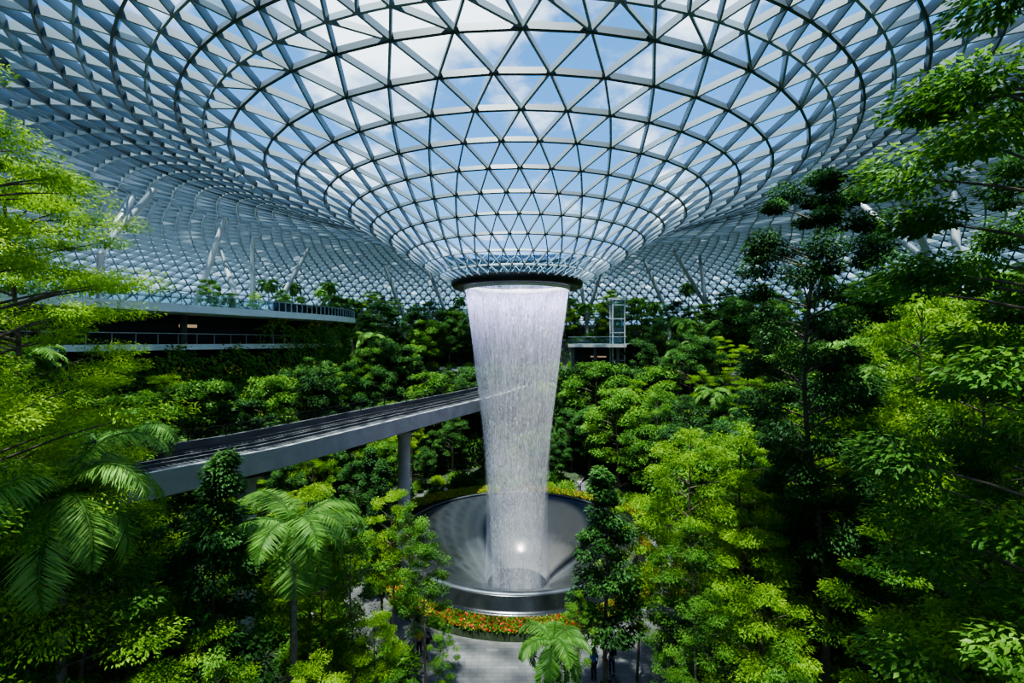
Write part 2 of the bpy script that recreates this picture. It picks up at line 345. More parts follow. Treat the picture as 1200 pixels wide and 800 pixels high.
def leaves(P,A,Nn,L,W,droop=.15):
    A=A/np.linalg.norm(A,axis=1,keepdims=True); Sd=np.cross(A,Nn); Sd/=np.linalg.norm(Sd,axis=1,keepdims=True)+1e-9
    U=np.cross(Sd,A); L=np.asarray(L).reshape(-1,1)*np.ones((len(P),1)); W=np.asarray(W).reshape(-1,1)*np.ones((len(P),1))
    V=np.stack([P,P+A*L*.42+Sd*W/2,P+A*L-U*L*droop,P+A*L*.42-Sd*W/2],1).reshape(-1,3); return V
def quads(n): return np.arange(n*4).reshape(-1,4)
def rnd(n,s=1): return rng.normal(0,s,(n,3))
fm=[pbr('petal_red',(.50,.02,.02),.5),pbr('petal_yellow',(.75,.48,.03),.5),pbr('petal_orange',(.60,.11,.02),.5)]
def flowerbed(r0,r1,z0,z1,t0,t1,n,shift,lab):
    t0,t1=math.radians(t0),math.radians(t1)
    g=Geo(); g.lathe([(r0,0),(r0,z0),(r1,z1),(r1+.05,0)],128,th0=t0,th1=t1)
    bed=mobj('flower_bed',g.mesh('flower_bed',[SOIL]),label=lab,cat='flower bed',kind='stuff')
    def pts(n):
        th=t0+(t1-t0)*rng.random(n); r=r0+(r1-r0)*rng.random(n); return np.stack([CX+r*np.sin(th),CY+r*np.cos(th),z0+(z1-z0)*(r-r0)/(r1-r0)],1),th
    P,th=pts(n*3); P[:,2]+=rng.random(len(P))*.26
    V=leaves(P,rnd(len(P),.6)+[0,0,.7],rnd(len(P),.5)+[0,0,1.],.22,.09)
    mobj('bed_foliage',npmesh('bed_foliage',V,quads(len(P)),L_MID,tint=np.repeat(.3+.4*rng.random(len(P)),4)),parent=bed,kind='stuff')
    P,th=pts(n); P[:,2]+=.14+rng.random(len(P))*.14
    V=leaves(P,rnd(len(P),1)+[0,0,.1],rnd(len(P),.4)+[0,0,1.],.12,.12,0)
    band=(np.cos((th-math.pi)*4-.3)+.4*np.sin(th*13)+rng.normal(0,.5,len(th)))-shift; mi=np.where(band>-.1,0,np.where(band>-.5,2,1))
    mobj('blossom',npmesh('blossom',V,quads(len(P)),fm,midx=mi),parent=bed,kind='stuff')
flowerbed(11.25,12.2,.75,.45,0,360,10000,-.3,'ring of red, orange and yellow flowers around the pool')
flowerbed(13.6,15.0,.9,1.2,-112,-8,6500,1.3,'curved bank of yellow and orange flowers beyond the pool')
flowerbed(13.6,14.8,.9,1.1,0,66,3200,1.0,'curved bank of yellow and orange flowers beyond the pool')
flowerbed(13.6,14.9,.7,.8,82,128,2600,.3,'curved bank of orange and red flowers beside the plaza')
def planter(poly,h=.35):
    g=Geo(); g.prism(poly,0,h,0); c=(sum(p[0] for p in poly)/len(poly),sum(p[1] for p in poly)/len(poly))
    q=[(c[0]+(p[0]-c[0])*.96,c[1]+(p[1]-c[1])*.96) for p in poly]; g.prism(q,h,h+.06,1)
    mobj('planter',g.mesh('planter',[CONC_D,SOIL]),label='low curved stone planter filled with dark soil',cat='planter',group='planting beds beside the plaza')
def arcpoly(r0,r1,t0,t1,n=16):
    a=[math.radians(t0+(t1-t0)*i/n) for i in range(n+1)]
    return [(CX+r0*math.sin(t),CY+r0*math.cos(t)) for t in a]+[(CX+r1*math.sin(t),CY+r1*math.cos(t)) for t in reversed(a)]
for t0,t1 in [(-155,-118),(-114,-80),(-76,-40),(-36,-8),(-4,24),(30,66),(70,108),(112,150)]: planter(arcpoly(16.5,27,t0,t1))
planter(arcpoly(22,40,-176,-158)); planter(arcpoly(24,38,160,178)); planter(arcpoly(28,40,-153,-125)); planter(arcpoly(28,40,122,153))

# ------------------------------------------------------------------ TERRACES
TER=[(28,35,4.0),(35,43,9.0),(43,51,14.0),(51,60,19.0),(60,72,22.0)]
for i,(r0,r1,zt) in enumerate(TER):
    g=Geo(); t0,t1=math.radians(-125),math.radians(125)
    zb=0 if i==0 else TER[i-1][2]-.1
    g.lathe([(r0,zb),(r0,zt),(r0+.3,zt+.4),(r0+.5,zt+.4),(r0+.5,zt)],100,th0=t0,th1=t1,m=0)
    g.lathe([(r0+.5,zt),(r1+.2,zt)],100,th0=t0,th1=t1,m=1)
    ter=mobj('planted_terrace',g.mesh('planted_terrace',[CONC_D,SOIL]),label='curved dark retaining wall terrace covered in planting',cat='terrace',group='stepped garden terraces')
    n=int(9000*(1-.08*i)); th=np.radians(-118+236*rng.random(n)); hh=zb+(zt+.6-zb)*rng.random(n)**.8
    rr_=r0-.15-.35*rng.random(n); P=np.stack([CX+rr_*np.sin(th),CY+rr_*np.cos(th),hh],1)
    out_=np.stack([-np.sin(th),-np.cos(th),0*th],1)
    V=leaves(P,out_*.6+rnd(n,.5)+[0,0,-.5],out_+rnd(n,.4)+[0,0,.7],.40+.3*rng.random(n),.2)
    tt=.2+.3*np.sin(th*17+hh)*.5+.4*rng.random(n)
    mobj('trailing_foliage',npmesh('trailing_foliage',V,quads(n),L_MID,tint=np.repeat(tt,4)),parent=ter,kind='stuff')

# ------------------------------------------------------------------ LEFT BUILDING with curved balcony
Fr=[tuple(p) for p in catmull([(-44,24),(-39.5,33),(-35.6,42),(-31.8,51),(-28.2,60),(-25.8,68),(-25.8,75),(-30,80)],5)]
def offs(path,o):
    out=[]
    for i in range(len(path)):
        a=path[max(i-1,0)]; b=path[min(i+1,len(path)-1)]; dx,dy=b[0]-a[0],b[1]-a[1]; l=math.hypot(dx,dy)
        out.append((path[i][0]-dy/l*o,path[i][1]+dx/l*o))
    return out
def p3(path,z): return [(p[0],p[1],z) for p in path]
bld=empty('balcony_building',(0,0,0),label='curved multi-storey building with pale balcony slabs and dark shopfronts',cat='building')
def bchild(name,g,mats,**k): return mobj(name,g.mesh(name,mats),parent=bld,**k)
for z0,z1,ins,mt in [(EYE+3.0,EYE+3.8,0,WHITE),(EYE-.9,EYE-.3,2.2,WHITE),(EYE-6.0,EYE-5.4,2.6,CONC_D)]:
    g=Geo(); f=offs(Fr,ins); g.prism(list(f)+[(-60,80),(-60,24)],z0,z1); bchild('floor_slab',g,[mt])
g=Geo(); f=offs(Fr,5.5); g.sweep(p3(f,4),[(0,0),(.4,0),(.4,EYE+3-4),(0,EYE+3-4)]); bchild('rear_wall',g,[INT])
for (z,matl,i0,i1) in [(EYE+1.6,WARM,5,7),(EYE+1.6,WARM,14,16)]:
    g=Geo(); f=offs(Fr,5.3)[i0:i1]; g.sweep(p3(f,z),[(0,0),(.1,0),(.1,.35),(0,.35)]); bchild('lit_shopfront',g,[matl])
g=Geo(); f=offs(Fr,.15); g.sweep(p3(f,EYE+3.8),[(0,0),(.03,0),(.03,1.1),(0,1.1)]); bchild('railing_glass',g,[RGLASS])
g=Geo(); g.sweep(p3(f,EYE+4.9),[(-.04,0),(.08,0),(.08,.08),(-.04,.08)])
for i in range(len(f)-1):
    for q in (0,.5): g.box((f[i][0]*(1-q)+f[i+1][0]*q,f[i][1]*(1-q)+f[i+1][1]*q,EYE+4.3),(.06,.06,1.2))
bchild('handrail',g,[WSTEEL])
f2=offs(Fr,2.3); g=Geo(); g.sweep(p3(f2,EYE+.8),[(-.04,0),(.08,0),(.08,.08),(-.04,.08)])
for p in f2: g.box((p[0],p[1],EYE+.2),(.06,.06,1.1))
bchild('handrail',g,[WSTEEL])
for p in offs(Fr,4.6)[2::6]:
    g=Geo(); g.tube([(p[0],p[1],4),(p[0],p[1],EYE+3.1)],.35,12); bchild('column',g,[CONC_D])
def wallpts(n,o,bias=.75):
    f3=np.array(offs(Fr,o)); u=np.where(rng.random(n)<bias,(len(f3)-1.01)*(.28+.72*rng.random(n)),rng.random(n)*(len(f3)-1.01)); k=u.astype(int); fr_=(u-k)[:,None]
    xy=f3[k]*(1-fr_)+f3[k+1]*fr_; ztop=np.where(xy[:,1]>56,EYE+2.6,EYE-1.0)+.8*np.sin(xy[:,1]*1.1); zz=4+rng.random(n)*(ztop-4)
    keep=(np.sin(xy[:,1]*.45+zz*.2)+np.sin(zz*.9)*.5+rng.random(n))>-.6; return xy[keep],zz[keep]
xy,zz=wallpts(22000,2.0); n=len(zz)
P=np.concatenate([xy+rng.random((n,1))*[1.4,0],zz[:,None]],1)
V=leaves(P,np.array([1,-.3,-.5])+rnd(n,.5),np.array([1,-.4,.8])+rnd(n,.4),.38+.35*rng.random(n),.2)
gw=mobj('green_wall',npmesh('green_wall',V,quads(n),L_MID,tint=np.repeat(.25+.5*rng.random(n)+.18*np.sin(xy[:,1]*1.3+zz),4)),label='vertical wall of leafy climbing plants dotted with yellow blooms',cat='green wall',kind='stuff')
xy,zz=wallpts(6000,.7); kp=(np.sin(xy[:,1]*1.1)+np.sin(zz*2.1)+rng.random(len(zz))*.6)>1.35; xy,zz=xy[kp],zz[kp]; n=len(zz); P=np.concatenate([xy,zz[:,None]],1)
V=leaves(P,rnd(n,1),np.array([1,-.6,.4])+rnd(n,.4),.24,.2,0); mobj('blossom',npmesh('wall_blossom',V,quads(n),fm[1]),parent=gw,kind='stuff')

# ------------------------------------------------------------------ REAR BUILDING behind the fall
rb=empty('rear_building',(0,0,0),label='dark tiered building with pale slab edges behind the waterfall',cat='building')
def arcslab(name,r0,r1,z0,z1,t0,t1,mat,parent=rb,**k):
    g=Geo(); a,b=math.radians(t0),math.radians(t1)
    g.lathe([(r0,z0),(r0,z1),(r1,z1),(r1,z0),(r0,z0)],40,th0=a,th1=b); return mobj(name,g.mesh(name,[mat]),parent=parent,**k)
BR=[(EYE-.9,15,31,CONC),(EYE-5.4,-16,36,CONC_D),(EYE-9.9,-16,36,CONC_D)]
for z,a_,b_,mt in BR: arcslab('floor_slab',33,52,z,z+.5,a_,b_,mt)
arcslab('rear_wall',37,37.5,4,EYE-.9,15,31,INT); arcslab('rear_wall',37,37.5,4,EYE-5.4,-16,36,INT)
arcslab('railing_glass',33.15,33.2,EYE-.4,EYE+.7,15,31,RGLASS); arcslab('handrail',33.1,33.2,EYE+.7,EYE+.77,15,31,WSTEEL)
arcslab('lit_shopfront',36.8,36.9,EYE-12.6,EYE-11,20,23,REDL); arcslab('lit_shopfront',36.8,36.9,EYE-2.6,EYE-2.4,20,24,WARM)
for t in range(-14,33,6):
    t_=math.radians(t); g=Geo(); g.tube([(CX+34.5*math.sin(t_),CY+34.5*math.cos(t_),4),(CX+34.5*math.sin(t_),CY+34.5*math.cos(t_),EYE-5.4 if t<14 else EYE-.9)],.3,10)
    mobj('column',g.mesh('column',[CONC_D]),parent=rb)
n=15000; th=np.radians(-16+52*rng.random(n)); lv=rng.integers(0,2,n); zb=np.where(lv==0,EYE-4.8,EYE-9.3); zz=zb+.8-rng.random(n)**1.1*3.6; rr_=33.05-.7*rng.random(n)
P=np.stack([CX+rr_*np.sin(th),CY+rr_*np.cos(th),zz],1); V=leaves(P,np.array([0,-.5,-.6])+rnd(n,.5),np.array([0,-1,.8])+rnd(n,.4),.4+.3*rng.random(n),.2)
mobj('trailing_foliage',npmesh('trailing_foliage',V,quads(n),L_DARK,tint=np.repeat(.2+.5*rng.random(n),4)),parent=rb,kind='stuff')
lx,ly=16.9,73.0
lift=empty('lift_tower',(lx,ly,0),label='slim glazed lift shaft with steel frame',cat='lift')
g=Geo()
for sx in (-1,1):
    for sy in (-1,1): g.box((sx*.95,sy*.95,14.8),(.18,.18,21.6))
for k in range(10): 
    z=5+k*2.2
    for s_ in (-1,1): g.box((0,s_*.95,z),(1.9,.12,.14)); g.box((s_*.95,0,z),(.12,1.9,.14))
g.box((0,0,25.7),(2.3,2.3,.3))
mobj('frame',g.mesh('lift_frame',[WSTEEL]),parent=lift)
g=Geo(); g.box((0,0,14.8),(1.75,1.75,21.4)); mobj('shaft_glass',g.mesh('shaft_glass',[RGLASS]),parent=lift)
g=Geo(); g.box((0,0,20),(1.4,1.4,2.3)); mobj('lift_car',g.mesh('lift_car',[WSTEEL]),parent=lift)

# ------------------------------------------------------------------ VIADUCT
edge=catmull([(-25,7),(-22.2,14.5),(-19.2,21),(-16.2,27.6),(-13.0,34.5),(-9.6,42),(-5.2,51.5),(-1,61),(2.5,72)],6)
path=[(p[0],p[1],EYE-7+(.6 if p[1]<16 else max(0,.6*(30-p[1])/14))) for p in edge]
vd=empty('railway_viaduct',(0,0,0),label='curving concrete viaduct with twin dark guideway tracks',cat='viaduct')
def vpart(name,profs,mat,**k):
    g=Geo()
    for pr in profs: g.sweep(path,pr)
    return mobj(name,g.mesh(name,[mat]),parent=vd,**k)
vpart('girder',[[(0.0,-1.3),(0,-.45),(5.8,-.45),(5.8,-1.3),(4.8,-1.65),(1.0,-1.65)]],CONC)
vpart('parapet',[[(0,-.45),(0,.05),(.3,.05),(.3,-.45)]],CONC,label='pale concrete edge beam')
vpart('parapet',[[(5.5,-.45),(5.5,.35),(5.8,.35),(5.8,-.45)]],CONC_D)
vpart('track_bed',[[(.35,-.44),(.35,-.38),(5.45,-.38),(5.45,-.44)]],INT)
vpart('guide_rail',[[(a,-.3),(a,-.05),(a+.16,-.05),(a+.16,-.3)] for a in (.75,2.3,3.3,4.8)],CONC_D)
vpart('running_plinth',[[(a,-.38),(a,-.25),(a+.35,-.25),(a+.35,-.38)] for a in (1.3,3.8)],CONC_D)
vpart('handrail',[[(5.6,h),(5.6,h+.05),(5.66,h+.05),(5.66,h)] for h in (.55,.8,1.05)]+[[(2.8,h),(2.8,h+.06),(2.86,h+.06),(2.86,h)] for h in (.1,.35)],DSTEEL)
g=Geo()
for i in range(0,len(path)-1):
    for fr_ in (0,.25,.5,.75):
        a=path[i];b=path[i+1]; dx,dy=b[0]-a[0],b[1]-a[1]; l=math.hypot(dx,dy); rz=math.atan2(dy,dx)
        x=a[0]+dx*fr_-dy/l*2.9; y=a[1]+dy*fr_+dx/l*2.9; g.box((x,y,a[2]-.3),(.18,4.8,.12),rz=rz)
mobj('sleeper',g.mesh('sleeper',[CONC_D]),parent=vd,kind='stuff')
g=Geo()
for i in range(0,len(path)-1,2):
    a=path[i];b=path[i+1]; dx,dy=b[0]-a[0],b[1]-a[1]; l=math.hypot(dx,dy); g.box((a[0]-dy/l*5.63,a[1]+dx/l*5.63,a[2]+.7),(.07,.07,1.0))
mobj('rail_post',g.mesh('rail_post',[DSTEEL]),parent=vd,kind='stuff')
for idx in (8,19,31,42):
    a=path[idx];b=path[idx+1]; dx,dy=b[0]-a[0],b[1]-a[1]; l=math.hypot(dx,dy); o_=1.7
    x=a[0]-dy/l*o_; y=a[1]+dx/l*o_; zt=a[2]-1.6; g=Geo(); g.tube([(x,y,0),(x,y,zt-.75),(x,y,zt-.35),(x,y,zt)],[.6,.6,.75,1.3],20)
    mobj('pier',g.mesh('pier',[CONC],True),parent=vd,label='round concrete pier')

# ------------------------------------------------------------------ ROOF COLUMNS
cols=[((37.6,45,17.0),(42.2,46,8.4)),((40.3,54,17.2),(41.6,46,8.4)),((46.5,48,16.2),(45,46,8)),((-43.2,52,16.6),(-42.5,47,9.0)),((-39,50,17.0),(-42.5,47,9.0)),((-43,42,16.8),(-43.4,42,6)),
 ((-48.1,75,15.6),(-43.4,72,6)),((-41,72,16.4),(-41,72,4)),((-35.6,80,16.6),(-39.8,76,5)),((-39,62,17),(-42,60,4)),((35,85,16.3),(36.6,85,4)),((29,82,16.6),(36.6,85,6)),((14,97,16.2),(16,97,4)),((-18,95,16.2),(-13,95,4)),((26,90,16.4),(31,90,5)),((19,95,16.2),(16,97,5)),((-26,92,16),(-22,94,4)),((48,66,16),(44,68,5)),((40,70,16.6),(44,68,5))]
for a,b in cols:
    g=Geo(); A=Vector((a[0],a[1],a[2]+EYE)); B=Vector((b[0],b[1],b[2]+EYE)); m_=(A+B)/2
    g.tube([B,B+(A-B)*.06,m_,A-(A-B)*.06,A],[.2,.32,.40,.32,.18],14)
    r_=math.hypot(b[0]-CX,b[1]-CY); gz=max([t[2] for t in TER if r_>t[0]] or [0])
    if b[0]<-28 and b[1]<80: gz=EYE+3.8
    if B.z>gz: g.tube([(B.x,B.y,gz),(B.x,B.y,B.z+.1)],[.42,.32],12)
    mobj('roof_column',g.mesh('roof_column',[WSTEEL],True),label='slender pale grey tapered steel column propping the glass roof',cat='column',group='roof support columns')

# ------------------------------------------------------------------ TREES
def tree_meshes(key,seed,H,base,R,nc,per,L,W,flat,prof,tr,leafm,barkm,tiers=0,cs=.34,shell=.45):
    rr=np.random.default_rng(seed); g=Geo()
    bend=rr.normal(0,.018*H,(4,2)); bend[0]=0
    tp=[(bend[i][0]*i/3,bend[i][1]*i/3,H*.97*i/3) for i in range(4)]; tpp=catmull(tp,4)
    def trunk_at(z): return np.array([np.interp(z,tpp[:,2],tpp[:,0]),np.interp(z,tpp[:,2],tpp[:,1]),z])
    g.tube([tuple(p) for p in tpp],[tr*(1.25 if i==0 else 1)*(1-.8*i/(len(tpp)-1)) for i in range(len(tpp))],8)
    Ps=[];As=[];Ns=[];Ts=[];Ls=[]
    for c in range(nc):
        t=(c+.5)/nc
        if tiers: t=(math.floor(t*tiers)+.5)/tiers+rr.normal(0,.25/tiers)
        z=base+(H-base)*t; Rr=R*prof(t); a=c*2.39996+rr.normal(0,.4); rad=Rr*(.25+.75*math.sqrt(rr.random())); z+=rr.normal(0,.12*R) if not tiers else 0
        if c>=nc-2: rad*=.2
        q=trunk_at(z-rad*.35); cen=trunk_at(min(z,H*.97))+np.array([math.cos(a)*rad,math.sin(a)*rad,0]); cen[2]=z
        if rad>.3:
            mid=(q+cen)/2; mid[2]+=rad*.03
            g.tube([tuple(q),tuple(mid),tuple(cen)],[tr*.28,tr*.17,tr*.05],5,cap=False)
        s=cs*R*(.7+.6*rr.random())*(.6+.4*prof(t)); k=int(per*(.6+.8*rr.random()))
        p=rr.normal(0,1,(k,3)); p/=np.linalg.norm(p,axis=1,keepdims=True); p*=(rr.random((k,1))**shell); p[:,2]=np.where(p[:,2]<0,p[:,2]*.6,p[:,2])
        pos=p*[s,s,s*flat]+cen; outw=p*[1,1,.3]+np.array([math.cos(a),math.sin(a),0])*.4
        Ps.append(pos); As.append(outw+rr.normal(0,.35,(k,3))+[0,0,-.15-.25*flat]); Ns.append(rr.normal(0,.42,(k,3))+[0,0,1]+p*(.4+.8*flat))
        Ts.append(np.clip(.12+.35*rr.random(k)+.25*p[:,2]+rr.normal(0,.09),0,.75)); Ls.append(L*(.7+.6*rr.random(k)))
    P=np.concatenate(Ps);A=np.concatenate(As);N_=np.concatenate(Ns);T_=np.concatenate(Ts);L_=np.concatenate(Ls)
    V=leaves(P,A,N_,L_,L_*W)
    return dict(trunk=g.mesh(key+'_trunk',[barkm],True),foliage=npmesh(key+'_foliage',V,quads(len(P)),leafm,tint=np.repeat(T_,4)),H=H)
oval=lambda t:max(.12,math.sin(math.pi*(.12+.83*t))**.7)
cone=lambda t:max(.1,(1-t)**.8*min(1,.5+3*t))
umb=lambda t:max(.3,math.sin(math.pi*(.25+.6*t)))
col_=lambda t:max(.3,(min(1,.65+1.2*t)*(.88+.12*math.sin(t*22)) if t<.7 else (1-(t-.7)/.36)**.5))
rou=lambda t:max(.25,math.sin(math.pi*(.2+.7*t))**.6)
bigp=lambda t:max(.35,(.75+.25*math.sin(t*31))*(1 if t<.75 else (1-(t-.75)/.34)**.5))
K={}
K['big_layered']=tree_meshes('big_layered',1,26,9,4.9,105,800,.125,.42,.42,bigp,.20,L_BRIGHT,BARK,tiers=0,cs=.27,shell=.5)
K['tall_dark']=tree_meshes('tall_dark',2,27,10,3.1,92,700,.16,.5,.78,col_,.20,L_DARK,BARK,cs=.275,shell=.38)
K['edge_tree']=tree_meshes('edge_tree',3,26,8,3.0,85,650,.15,.46,.7,rou,.18,L_MID,BARK,cs=.28,shell=.4)
K['layered']=tree_meshes('layered',4,13,4.5,3.2,48,400,.14,.42,.38,umb,.12,L_BRIGHT,BARK,tiers=0,cs=.28)
K['layered2']=tree_meshes('layered2',14,12,4,2.6,42,390,.135,.42,.45,oval,.11,L_BRIGHT,BARK,tiers=0,cs=.29)
K['conical']=tree_meshes('conical',5,12,3.5,1.9,48,320,.17,.5,.8,cone,.12,L_DARK,BARK,cs=.34,shell=.35)
K['slim_mid']=tree_meshes('slim_mid',6,12,5,1.9,34,310,.14,.45,.6,oval,.09,L_MID,BARK_L,cs=.31)
K['round_a']=tree_meshes('round_a',7,9,2.4,2.8,34,340,.26,.5,.7,rou,.16,L_MID,BARK,cs=.33,shell=.4)
K['round_b']=tree_meshes('round_b',8,10,3,2.5,34,340,.25,.5,.75,oval,.16,L_DARK,BARK,cs=.34,shell=.4)
K['round_c']=tree_meshes('round_c',9,9,2.4,2.9,38,330,.20,.45,.55,umb,.14,L_BRIGHT,BARK,cs=.30)
K['round_d']=tree_meshes('round_d',10,10,4,3.4,34,340,.24,.42,.55,umb,.16,L_DARK,BARK_L,cs=.30,shell=.45)
def palm_meshes(key,seed,H,nf,fl,tr,leafm,lw=.06,ll=.75):
    rr=np.random.default_rng(seed); g=Geo()
    g.tube([(0,0,0),(.08,.02,H*.4),(.12,0,H*.8),(.12,0,H)],[tr*1.3,tr,tr*.85,tr*.7],10)
    cs_=Geo(); cs_.tube([(.12,0,H-.1),(.12,0,H+.4),(.12,0,H+1.0)],[tr*.85,tr*.8,tr*.3],10)
    Ps=[];As=[];Ns=[];Ls=[];rg=Geo()
    for f in range(nf):
        a=f*2.39996+rr.normal(0,.15); el=1.25-1.35*(f/nf)+rr.normal(0,.08); L=fl*(.85+.3*rr.random()); n=44
        d=np.array([math.cos(a),math.sin(a),0]); pts=[np.array([.12,0,H+.8])]; e=el
        for i in range(14):
            e-=(.10+.06*i/6); pts.append(pts[-1]+(d*math.cos(e)+np.array([0,0,math.sin(e)]))*L/14)
        pts=np.array(pts); rg.tube([tuple(p) for p in pts],[.045*(1-.8*i/14) for i in range(15)],4,cap=False)
        u=np.linspace(.12,.99,n)*14; k=np.minimum(u.astype(int),13); fr_=(u-k)[:,None]; q=pts[k]*(1-fr_)+pts[k+1]*fr_; tg=pts[k+1]-pts[k]; tg/=np.linalg.norm(tg,axis=1,keepdims=True)
        sd=np.cross(tg,[0,0,1.]); sd/=np.linalg.norm(sd,axis=1,keepdims=True)
        for sgn in (-1,1):
            for rep in range(2):
                Ps.append(q+tg*rep*.04); As.append(sd*sgn+tg*.45+[0,0,-.28]+rr.normal(0,.1,(n,3))); Ns.append(np.cross(tg,sd)*-1+[0,0,.3]+rr.normal(0,.15,(n,3)))
                Ls.append(ll*L/2.8*np.sin(np.pi*(.15+.8*np.linspace(0,1,n)))*(.85+.3*rr.random(n)))
    P=np.concatenate(Ps);L_=np.concatenate(Ls); V=leaves(P,np.concatenate(As),np.concatenate(Ns),L_,lw,.12)
    return dict(trunk=g.mesh(key+'_trunk',[BARK_L],True),crownshaft=cs_.mesh(key+'_shaft',[L_PALM],True),frond=npmesh(key+'_frond',V,quads(len(P)),leafm,tint=np.repeat(.25+.4*rr.random(len(P)),4)),midrib=rg.mesh(key+'_rib',[L_PALM]),H=H)
K['palm']=palm_meshes('palm',21,10,18,3.3,.15,L_PALM,.055)
K['palm_small']=palm_meshes('palm_small',22,5,16,2.2,.11,L_PALM,.06)
def shrub_mesh(key,seed,R,n,L,W,leafm,ns=26):
    rr=np.random.default_rng(seed); p=rr.normal(0,1,(n,3)); p/=np.linalg.norm(p,axis=1,keepdims=True); p[:,2]=abs(p[:,2]); p*=(.35+.65*rr.random((n,1)))
    P=p*[R,R,R*.9]; V=leaves(P,p+rr.normal(0,.4,(n,3)),rr.normal(0,.4,(n,3))+[0,0,1],L*(.7+.6*rr.random(n)),L*W,.3)
    g=Geo()
    for i in range(10):
        q=p[i]*R*.8; g.tube([(0,0,0),tuple(q*.5+[0,0,.1]),tuple(q)],[.03,.02,.01],4,cap=False)
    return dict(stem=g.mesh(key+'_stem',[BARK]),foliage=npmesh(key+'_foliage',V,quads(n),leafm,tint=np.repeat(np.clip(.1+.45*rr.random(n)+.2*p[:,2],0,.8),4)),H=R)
K['shrub_a']=shrub_mesh('shrub_a',31,1.1,900,.26,.42,L_MID)
K['shrub_b']=shrub_mesh('shrub_b',32,1.2,450,.48,.42,L_DARK)
K['shrub_c']=shrub_mesh('shrub_c',33,1.0,1200,.18,.42,L_BRIGHT)
NAME={'big_layered':('layered_tree','tall airy tree with spreading layers of fine bright-green leaves','tree'),
'tall_dark':('broadleaf_tree','very tall slender tree with rounded dark green leaf clumps','tree'),
'edge_tree':('broadleaf_tree','tall tree with overhanging glossy green branches','tree'),
'layered':('layered_tree','bright yellow-green tree with airy horizontal leaf layers','tree'),
'layered2':('layered_tree','slim bright-green tree with airy fine foliage','tree'),
'conical':('conical_tree','dark green conical tree with dense foliage','tree'),
'slim_mid':('slender_tree','slender pale-trunked tree with green oval crown','tree'),
'round_a':('broadleaf_tree','mid-green round-crowned broadleaf tree in a planting bed','tree'),
'round_b':('broadleaf_tree','dark green dense-crowned broadleaf tree in a planting bed','tree'),
'round_c':('broadleaf_tree','light green spreading broadleaf tree in a planting bed','tree'),
'round_d':('broadleaf_tree','pale-trunked tree with a wide spreading dark green crown','tree'),
'palm':('palm_tree','tall feather palm with arching green fronds','palm tree'),
'palm_small':('palm_tree','short feather palm with drooping green fronds','palm tree'),
'shrub_a':('shrub','mid-green leafy shrub in the planting bed','shrub'),
'shrub_b':('shrub','dark large-leaved tropical shrub in the undergrowth','shrub'),
'shrub_c':('shrub','light green fine-leaved shrub in the planting bed','shrub')}
GRP={'tree':'forest garden trees','palm tree':'forest garden palms','shrub':'garden undergrowth shrubs'}
PROTO={}
for k,d_ in K.items():
    PROTO[k]={n_:bpy.data.objects.new(n_,me) for n_,me in d_.items() if n_!='H'}
def place(kind,x,y,z,H=None,s=None,rot=None,wide=1.0):
    nm,lab,cat=NAME[kind]; sc=(H/K[kind]['H']) if H else (s or 1)
    e=empty(nm,(x,y,z),label=lab,cat=cat,group=GRP[cat]); e.scale=(sc*wide,sc*wide,sc); e.rotation_euler[2]=random.random()*6.28 if rot is None else rot
    for n_,p in PROTO[kind].items():
        c=p.copy(); COL.objects.link(c); c.parent=e
    return e
